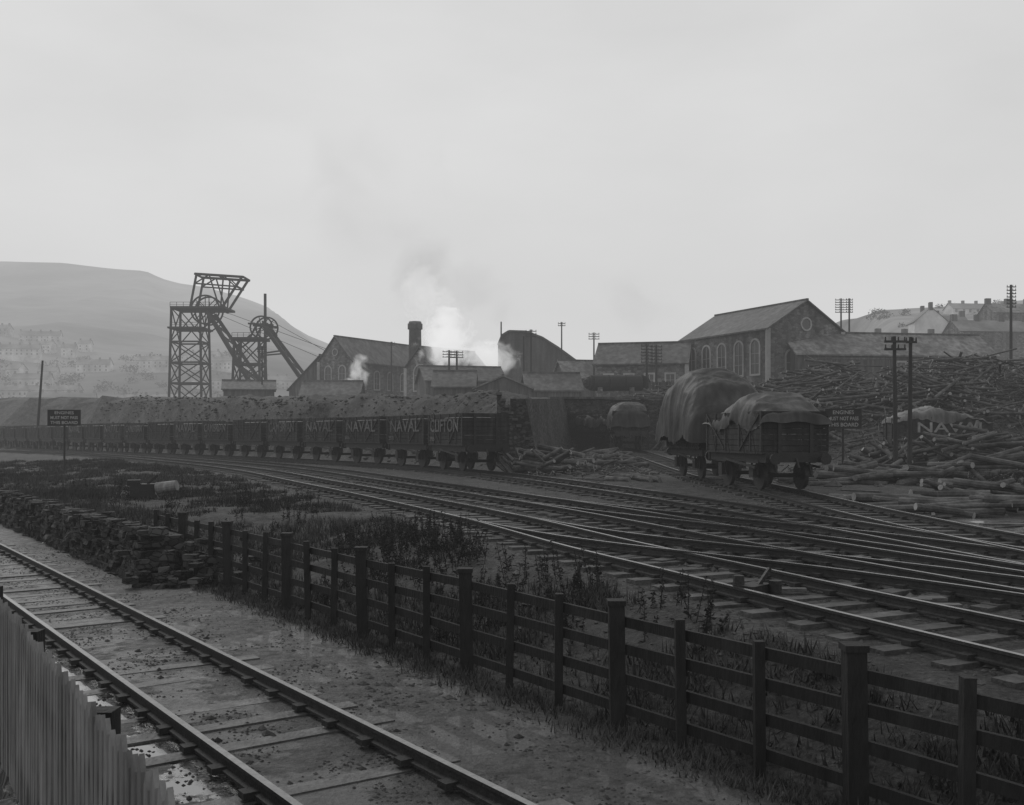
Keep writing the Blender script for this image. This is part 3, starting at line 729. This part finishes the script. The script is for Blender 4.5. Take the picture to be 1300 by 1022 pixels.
def hillz(x, y):
    h = np.interp(y, [150,230,262,420,600,900], [5,20,26,53,58,60]); xl = np.interp(y, [150,420,900], [42,118,150])
    return float(2+(h-2)*float(sm((x-xl)/34))+mnoise.noise(Vector((x*.03,y*.03,0)))*1.5+.05*max(0, x-110)*(y > 300))
grid_obj('hillside', 38, 420, 140, 900, 90, 110, hillz, 'hill')
def houses(name, items, mats):
    mb = MB()
    for (x, y, z, L, D, h, rh, rz, ch) in items:
        c, s_ = math.cos(rz), math.sin(rz)
        T = lambda a, b, e_: (x+a*c-b*s_, y+a*s_+b*c, z+e_)
        mb.add([T(-L/2,-D/2,-4),T(-L/2,D/2,-4),T(-L/2,D/2,h),T(-L/2,0,h+rh),T(-L/2,-D/2,h),T(L/2,-D/2,-4),T(L/2,D/2,-4),T(L/2,D/2,h),T(L/2,0,h+rh),T(L/2,-D/2,h)],
               [(0,1,2,3,4),(9,8,7,6,5),(0,4,9,5),(1,6,7,2)], 0)
        o = .3
        mb.add([T(-L/2-o,-D/2-o,h-.1),T(L/2+o,-D/2-o,h-.1),T(L/2+o,0,h+rh+.1),T(-L/2-o,0,h+rh+.1),T(-L/2-o,D/2+o,h-.1),T(L/2+o,D/2+o,h-.1)], [(0,1,2,3),(3,2,5,4)], 1)
        k_ = max(1, int(L/5))
        for i in range(k_+1):
            a = -L/2+.5+(L-1)*i/k_; p = T(a,0,h+rh+.3); mb.box(p, (1.3,.8,2.0) if ch else (.9,.8,1.5), 2, rz)
        for i in range(k_):
            for hh in (1.2, 3.2):
                for u in (-.28,.28):
                    a = -L/2+(i+.5+u)*L/k_; p = T(a,-D/2-.02,hh); mb.box(p, (.8,.08,1.1), 2, rz)
    return mb.obj(name, mats)
it = []
for row in range(8):
    y = 455+row*30
    x = -.54*y-40
    while x < -.27*y+row*3:
        L = random.choice([10,22,30,44,60]); z = mount(x+L/2, y)
        if R(0,1) < .66 and mnoise.noise(Vector((x*.012,y*.012,2))) > -.2: it.append((x+L/2, y+R(-8,8), z, L*R(.7,1), 8, R(4.2,5.4), R(2.4,3.2), R(-.25,.25), False))
        x += L+R(4,16)
houses('distant_town', it, ['townwall','townroof','townroof'])
y = 262
houses('white_house', [(106, y, 27.2, 8.5, 8, 4.6, 3.6, 1.45, True),(113.5, y+4, 26.8, 8, 7, 4.4, 3.0, .1, True)], ['housewall','houseroof','slate'])
houses('terraced_houses', [(113,226,21.5,34,7,4.2,2.6,.12,True)], ['stonefar','houseroof','slate'])
houses('terraced_houses', [(128,250,28.5,26,7,4.2,2.4,.1,True),(92,240,21,14,7,3.4,2.4,.1,True)], ['stonefar','slatel','slate'])
houses('terraced_houses', [(170+i*32,370+6*i,hillz(170+i*32,370+6*i)-3,26,7,4,2.2,.1,False) for i in range(3)], ['townwall','townroof','townroof'])
mb = MB()
for i in range(130):
    if i < 75:
        y = R(430,640); x = R(-.5,-.25)*y; z = mount(x,y)-.5; r = R(2,4.5)
    else: y = R(290,420); x = R(95,200)*y/400+20; z = hillz(x,y)-.5; r = R(1,2.2)
    for j in range(80):
        v = Vector((random.gauss(0,1),random.gauss(0,1),random.gauss(0,1))).normalized()*r*R(.3,1.05); p = Vector((x,y,z+r*.7))+Vector((v.x*1.5,v.y,v.z*.8))
        a = Vector((R(-1,1),R(-1,1),R(-1,1)))*.3*r**.7; b = Vector((R(-1,1),R(-1,1),R(-1,1)))*.3*r**.7
        mb.add([p-a,p+b,p+a], [(0,1,2)])
mb.obj('distant_trees', ['fartree'])

# ---------------------------------------------------------------- grass, weeds, stones
def scatter_grass():
    mb = MB(); n = 0; tries = 0
    while n < 21000 and tries < 170000:
        tries += 1
        y = 8+66*random.random()**1.5; x = R(-38,6)
        if x/y < -.56: continue
        s_ = (x-8.8+.7*y)/1.22; a = (x-float(xat(A,y)))*.9
        if a > -1.8 or s_ < (.15 if y < 25 else -.9): continue
        d = mnoise.noise(Vector((x*.5,y*.5,0)))+.5*mnoise.noise(Vector((x*1.7,y*1.7,5)))
        edge = s_ < 1.2
        if d < -.02 and not (edge and random.random() < .35): continue
        z = tz(x,y); n += 1; h = R(.05,.22)*(1.2 if edge else 1)*(1+max(0,d))
        for b in range(7):
            t = R(0,6.28); bx, by = x+R(-.12,.12), y+R(-.12,.12); l = R(.02,.16); w = R(.006,.017)*(1 if y < 35 else 1.8)
            hh = h*R(.4,1)
            mb.add([(bx-w*math.sin(t),by+w*math.cos(t),z-.02),(bx+w*math.sin(t),by-w*math.cos(t),z-.02),(bx+l*math.cos(t),by+l*math.sin(t),z+hh)], [(0,1,2)])
    mb.obj('rough_grass', ['grass'])
    mb = MB()
    for i in range(2400):
        y = R(6,25); x = 8.8-.7*y-R(-.1,.9)*R(.3,1); z = tz(x,y); h = R(.03,.17)
        for b in range(6):
            t = R(0,6.28); bx, by = x+R(-.1,.1), y+R(-.1,.1); l = R(.02,.12); w = R(.005,.013)
            mb.add([(bx-w*math.sin(t),by+w*math.cos(t),z-.02),(bx+w*math.sin(t),by-w*math.cos(t),z-.02),(bx+l*math.cos(t),by+l*math.sin(t),z+h*R(.5,1))], [(0,1,2)])
    mb.obj('fence_foot_grass', ['grass'])
scatter_grass()
mb = MB()
spots = [(R(-3.8,-.6), R(17.5,23)) for _ in range(120)]+[(R(1.5,3.0), R(12,14)) for _ in range(6)]+[(R(-1.5,1.5), R(13.5,17.5)) for _ in range(30)]+[(R(17,25), R(38,47)) for _ in range(90)]+[(R(-12,-5), R(22,27)) for _ in range(50)]+[(R(-24,-6), R(28,40)) for _ in range(60)]
for x, y in spots:
    s_ = (x-8.8+.7*y)/1.22
    if s_ < .5 or abs(x-float(xat(A,y))) < 1.8: continue
    z = tz(x,y)
    for k_ in range(3):
        h = R(.2,.62); dx, dy = R(-.15,.15), R(-.15,.15); bx, by = x+R(-.2,.2), y+R(-.2,.2)
        mb.cyl((bx,by,z-.05), (bx+dx,by+dy,z+h), .007, .003, 4)
        for j in range(34):
            t = R(.1,1); p = Vector((bx+dx*t,by+dy*t,z+h*t)); a = Vector((R(-1,1),R(-1,1),R(-.6,.8)))*R(.02,.07)*(1.5-t); b = Vector((R(-1,1),R(-1,1),R(-1,1)))*.02
            mb.add([p,p+a+b,p+a*1.2-b], [(0,1,2)])
mb.obj('dock_weeds', ['weed'])
def stones(name, n, fn, s0, s1, mk='pebble'):
    mb = MB()
    for i in range(n):
        x, y = fn(); z = tz(x,y); s_ = R(s0,s1)*(1+1.5*(random.random() < .02))
        vs = [(x+s_*R(.6,1.3)*a, y+s_*R(.6,1.3)*b, z+s_*.1+s_*R(.4,.7)*c) for a, b, c in ((1,0,0),(0,1,0),(-1,0,0),(0,-1,0),(0,0,1),(0,0,-1))]
        mb.add(vs, [(0,1,4),(1,2,4),(2,3,4),(3,0,4),(1,0,5),(2,1,5),(3,2,5),(0,3,5)])
    mb.obj(name, [mk])
def f_low():
    while True:
        y = 5+24*random.random()**1.4; x = 4.99-.715*y+random.gauss(.4,2.0)
        if mnoise.noise(Vector((x*1.3,y*1.3,9)))+R(-.25,.25) > .05: return (x, y)
stones('ballast', 9000, f_low, .006, .024, 'cinder')
stones('ballast', 1500, f_low, .006, .03, 'pebble')
def f_up():
    P = random.choice([A,A,B,B,E,C]); y = 7+35*random.random()**1.5
    yy = P[:,1]; o = np.argsort(yy); return (float(np.interp(y, yy[o], P[o,0]))+random.gauss(0,1.5), y)
stones('ballast', 8500, f_up, .015, .045)
stones('rubble', 700, lambda: (R(-2,3.4), R(11.5,19)), .015, .06)
stones('rubble', 700, lambda: (R(12,32), R(38,70)), .06, .2)
stones('rubble', 1400, lambda: (lambda y: (float(xat(W,y))+R(4,12), y))(R(55,120)), .05, .2, 'cinder')
mb = MB()
for i in range(60):
    x, y = random.choice([(R(1,5), R(40,46)), (R(9.8,12), R(22,34)), (R(3.5,8), R(13,18)), (R(10,16), R(24,36)), (R(-1,6), R(44,56)), (R(1,6), R(46,60))])
    z = tz(x,y)+.06; mb.box((x,y,z), (R(.4,1.6),R(.08,.2),.05), 0, R(-.9,.9))
mb.obj('scattered_boards', ['sleeperl'])

# ---------------------------------------------------------------- steam and smoke
def vol(name, loc, scl, dens, nscale, thr, col=.95, rot=(0,0,0), an=.2, glow=.42, wid=.25):
    me = bpy.data.meshes.new(name); import bmesh
    bm = bmesh.new(); bmesh.ops.create_icosphere(bm, subdivisions=3, radius=1); bm.to_mesh(me); bm.free()
    m = bpy.data.materials.new(name); N, L = nodes_of(m); N.remove(N['Principled BSDF'])
    out = N['Material Output']; v = N.new('ShaderNodeVolumePrincipled'); L.new(v.outputs[0], out.inputs['Volume'])
    v.inputs['Color'].default_value = (col,col,col,1); v.inputs['Anisotropy'].default_value = an
    tc = N.new('ShaderNodeTexCoord'); ln = N.new('ShaderNodeVectorMath'); ln.operation = 'LENGTH'; L.new(tc.outputs['Object'], ln.inputs[0])
    mr = N.new('ShaderNodeMapRange'); mr.inputs[1].default_value = 1; mr.inputs[2].default_value = .1; mr.inputs[3].default_value = -.3; mr.inputs[4].default_value = .25
    L.new(ln.outputs['Value'], mr.inputs[0])
    g = N.new('ShaderNodeNewGeometry'); nz = N.new('ShaderNodeTexNoise'); nz.inputs['Scale'].default_value = nscale; nz.inputs['Detail'].default_value = 6; nz.inputs['Distortion'].default_value = .8
    L.new(g.outputs['Position'], nz.inputs['Vector'])
    ad = N.new('ShaderNodeMath'); L.new(mr.outputs[0], ad.inputs[0]); L.new(nz.outputs['Fac'], ad.inputs[1])
    m2 = N.new('ShaderNodeMapRange'); m2.inputs[1].default_value = thr; m2.inputs[2].default_value = thr+wid; m2.inputs[3].default_value = 0; m2.inputs[4].default_value = dens
    L.new(ad.outputs[0], m2.inputs[0]); L.new(m2.outputs[0], v.inputs['Density'])
    # stands in for the light scattered many times inside the cloud
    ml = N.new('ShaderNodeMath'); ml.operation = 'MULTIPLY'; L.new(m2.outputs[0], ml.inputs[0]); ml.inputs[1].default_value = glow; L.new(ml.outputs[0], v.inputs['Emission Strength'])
    me.materials.append(m); o = link(name, me, None, loc); o.scale = scl; o.rotation_euler = rot; return o
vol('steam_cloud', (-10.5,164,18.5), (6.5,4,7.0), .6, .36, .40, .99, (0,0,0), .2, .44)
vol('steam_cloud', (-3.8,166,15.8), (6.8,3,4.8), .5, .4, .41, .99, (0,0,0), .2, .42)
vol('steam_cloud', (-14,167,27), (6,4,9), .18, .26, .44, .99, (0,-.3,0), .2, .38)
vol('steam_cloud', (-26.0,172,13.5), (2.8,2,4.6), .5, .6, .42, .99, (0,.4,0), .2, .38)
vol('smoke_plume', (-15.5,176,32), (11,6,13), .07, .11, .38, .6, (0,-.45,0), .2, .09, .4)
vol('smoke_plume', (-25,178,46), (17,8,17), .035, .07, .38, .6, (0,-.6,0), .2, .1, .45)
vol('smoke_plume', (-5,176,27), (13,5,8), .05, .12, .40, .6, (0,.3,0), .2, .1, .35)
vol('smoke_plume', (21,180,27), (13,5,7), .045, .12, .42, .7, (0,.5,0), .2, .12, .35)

# valley mist: thin even haze filling the whole valley (absorbs a little, its own even emission stands in for scattered skylight)
mb = MB(); mb.box((0,1100,190), (6400,2800,400)); M['mist'] = bpy.data.materials.new('valley_mist')
N, L = nodes_of(M['mist']); N.remove(N['Principled BSDF']); out = N['Material Output']
ab = N.new('ShaderNodeVolumeAbsorption'); ab.inputs['Color'].default_value = (0,0,0,1); ab.inputs['Density'].default_value = .00058
em = N.new('ShaderNodeEmission'); em.inputs['Strength'].default_value = .00058*.62
ad = N.new('ShaderNodeAddShader'); L.new(ab.outputs[0], ad.inputs[0]); L.new(em.outputs[0], ad.inputs[1]); L.new(ad.outputs[0], out.inputs['Volume'])
mb.obj('valley_mist', ['mist'])

# ---------------------------------------------------------------- world, sun, camera
w = bpy.data.worlds.new('World'); sc.world = w; w.use_nodes = True; N, L = w.node_tree.nodes, w.node_tree.links
bg = N['Background']; sky = N.new('ShaderNodeTexSky'); sky.sky_type = 'NISHITA'; sky.sun_disc = False
el, rot = math.radians(38), math.radians(-35)
sky.sun_elevation = el; sky.sun_rotation = rot; sky.dust_density = 4; sky.air_density = 1
bw = N.new('ShaderNodeRGBToBW'); L.new(sky.outputs[0], bw.inputs[0])
# overcast: compress the clear-sky gradient towards an even cloud sheet
cl = N.new('ShaderNodeMix'); cl.data_type = 'FLOAT'; cl.inputs[0].default_value = .92; L.new(bw.outputs[0], cl.inputs[2]); cl.inputs[3].default_value = 8.2
tc = N.new('ShaderNodeTexCoord'); mp = N.new('ShaderNodeMapping'); mp.inputs['Scale'].default_value = (1.2,1.2,3.0); L.new(tc.outputs['Generated'], mp.inputs[0])
nz = N.new('ShaderNodeTexNoise'); nz.inputs['Scale'].default_value = 1.9; nz.inputs['Detail'].default_value = 6; nz.inputs['Roughness'].default_value = .5; L.new(mp.outputs[0], nz.inputs['Vector'])
mr = N.new('ShaderNodeMapRange'); mr.inputs[1].default_value = .3; mr.inputs[2].default_value = .7; mr.inputs[3].default_value = .83; mr.inputs[4].default_value = 1.1; L.new(nz.outputs['Fac'], mr.inputs[0])
sx_ = N.new('ShaderNodeSeparateXYZ'); L.new(tc.outputs['Generated'], sx_.inputs[0])
gr = N.new('ShaderNodeMapRange'); gr.inputs[1].default_value = 0; gr.inputs[2].default_value = .5; gr.inputs[3].default_value = 1.1; gr.inputs[4].default_value = .84; L.new(sx_.outputs['Z'], gr.inputs[0])
mu = N.new('ShaderNodeMath'); mu.operation = 'MULTIPLY'; L.new(cl.outputs[0], mu.inputs[0]); L.new(mr.outputs[0], mu.inputs[1])
mu2 = N.new('ShaderNodeMath'); mu2.operation = 'MULTIPLY'; L.new(mu.outputs[0], mu2.inputs[0]); L.new(gr.outputs[0], mu2.inputs[1])
L.new(mu2.outputs[0], bg.inputs['Color']); bg.inputs['Strength'].default_value = .1
sl = bpy.data.lights.new('sun', 'SUN'); sl.energy = 1.2; sl.angle = math.radians(15); sl.color = (1,.995,.985)
so = link('sun', sl)
sd = Vector((math.sin(rot)*math.cos(el), math.cos(rot)*math.cos(el), math.sin(el)))
so.rotation_euler = sd.to_track_quat('Z', 'Y').to_euler()
cd = bpy.data.cameras.new('camera'); co = link('camera', cd, None, (0,0,3.1)); co.rotation_euler = (math.pi/2,0,0)
cd.lens = 36; cd.sensor_width = 36; cd.shift_y = .0323; cd.clip_end = 8000; cd.clip_start = .05
sc.camera = co
sc.view_settings.view_transform = 'Standard'
try: sc.view_settings.look = 'None'
except: pass
sc.view_settings.exposure = 0
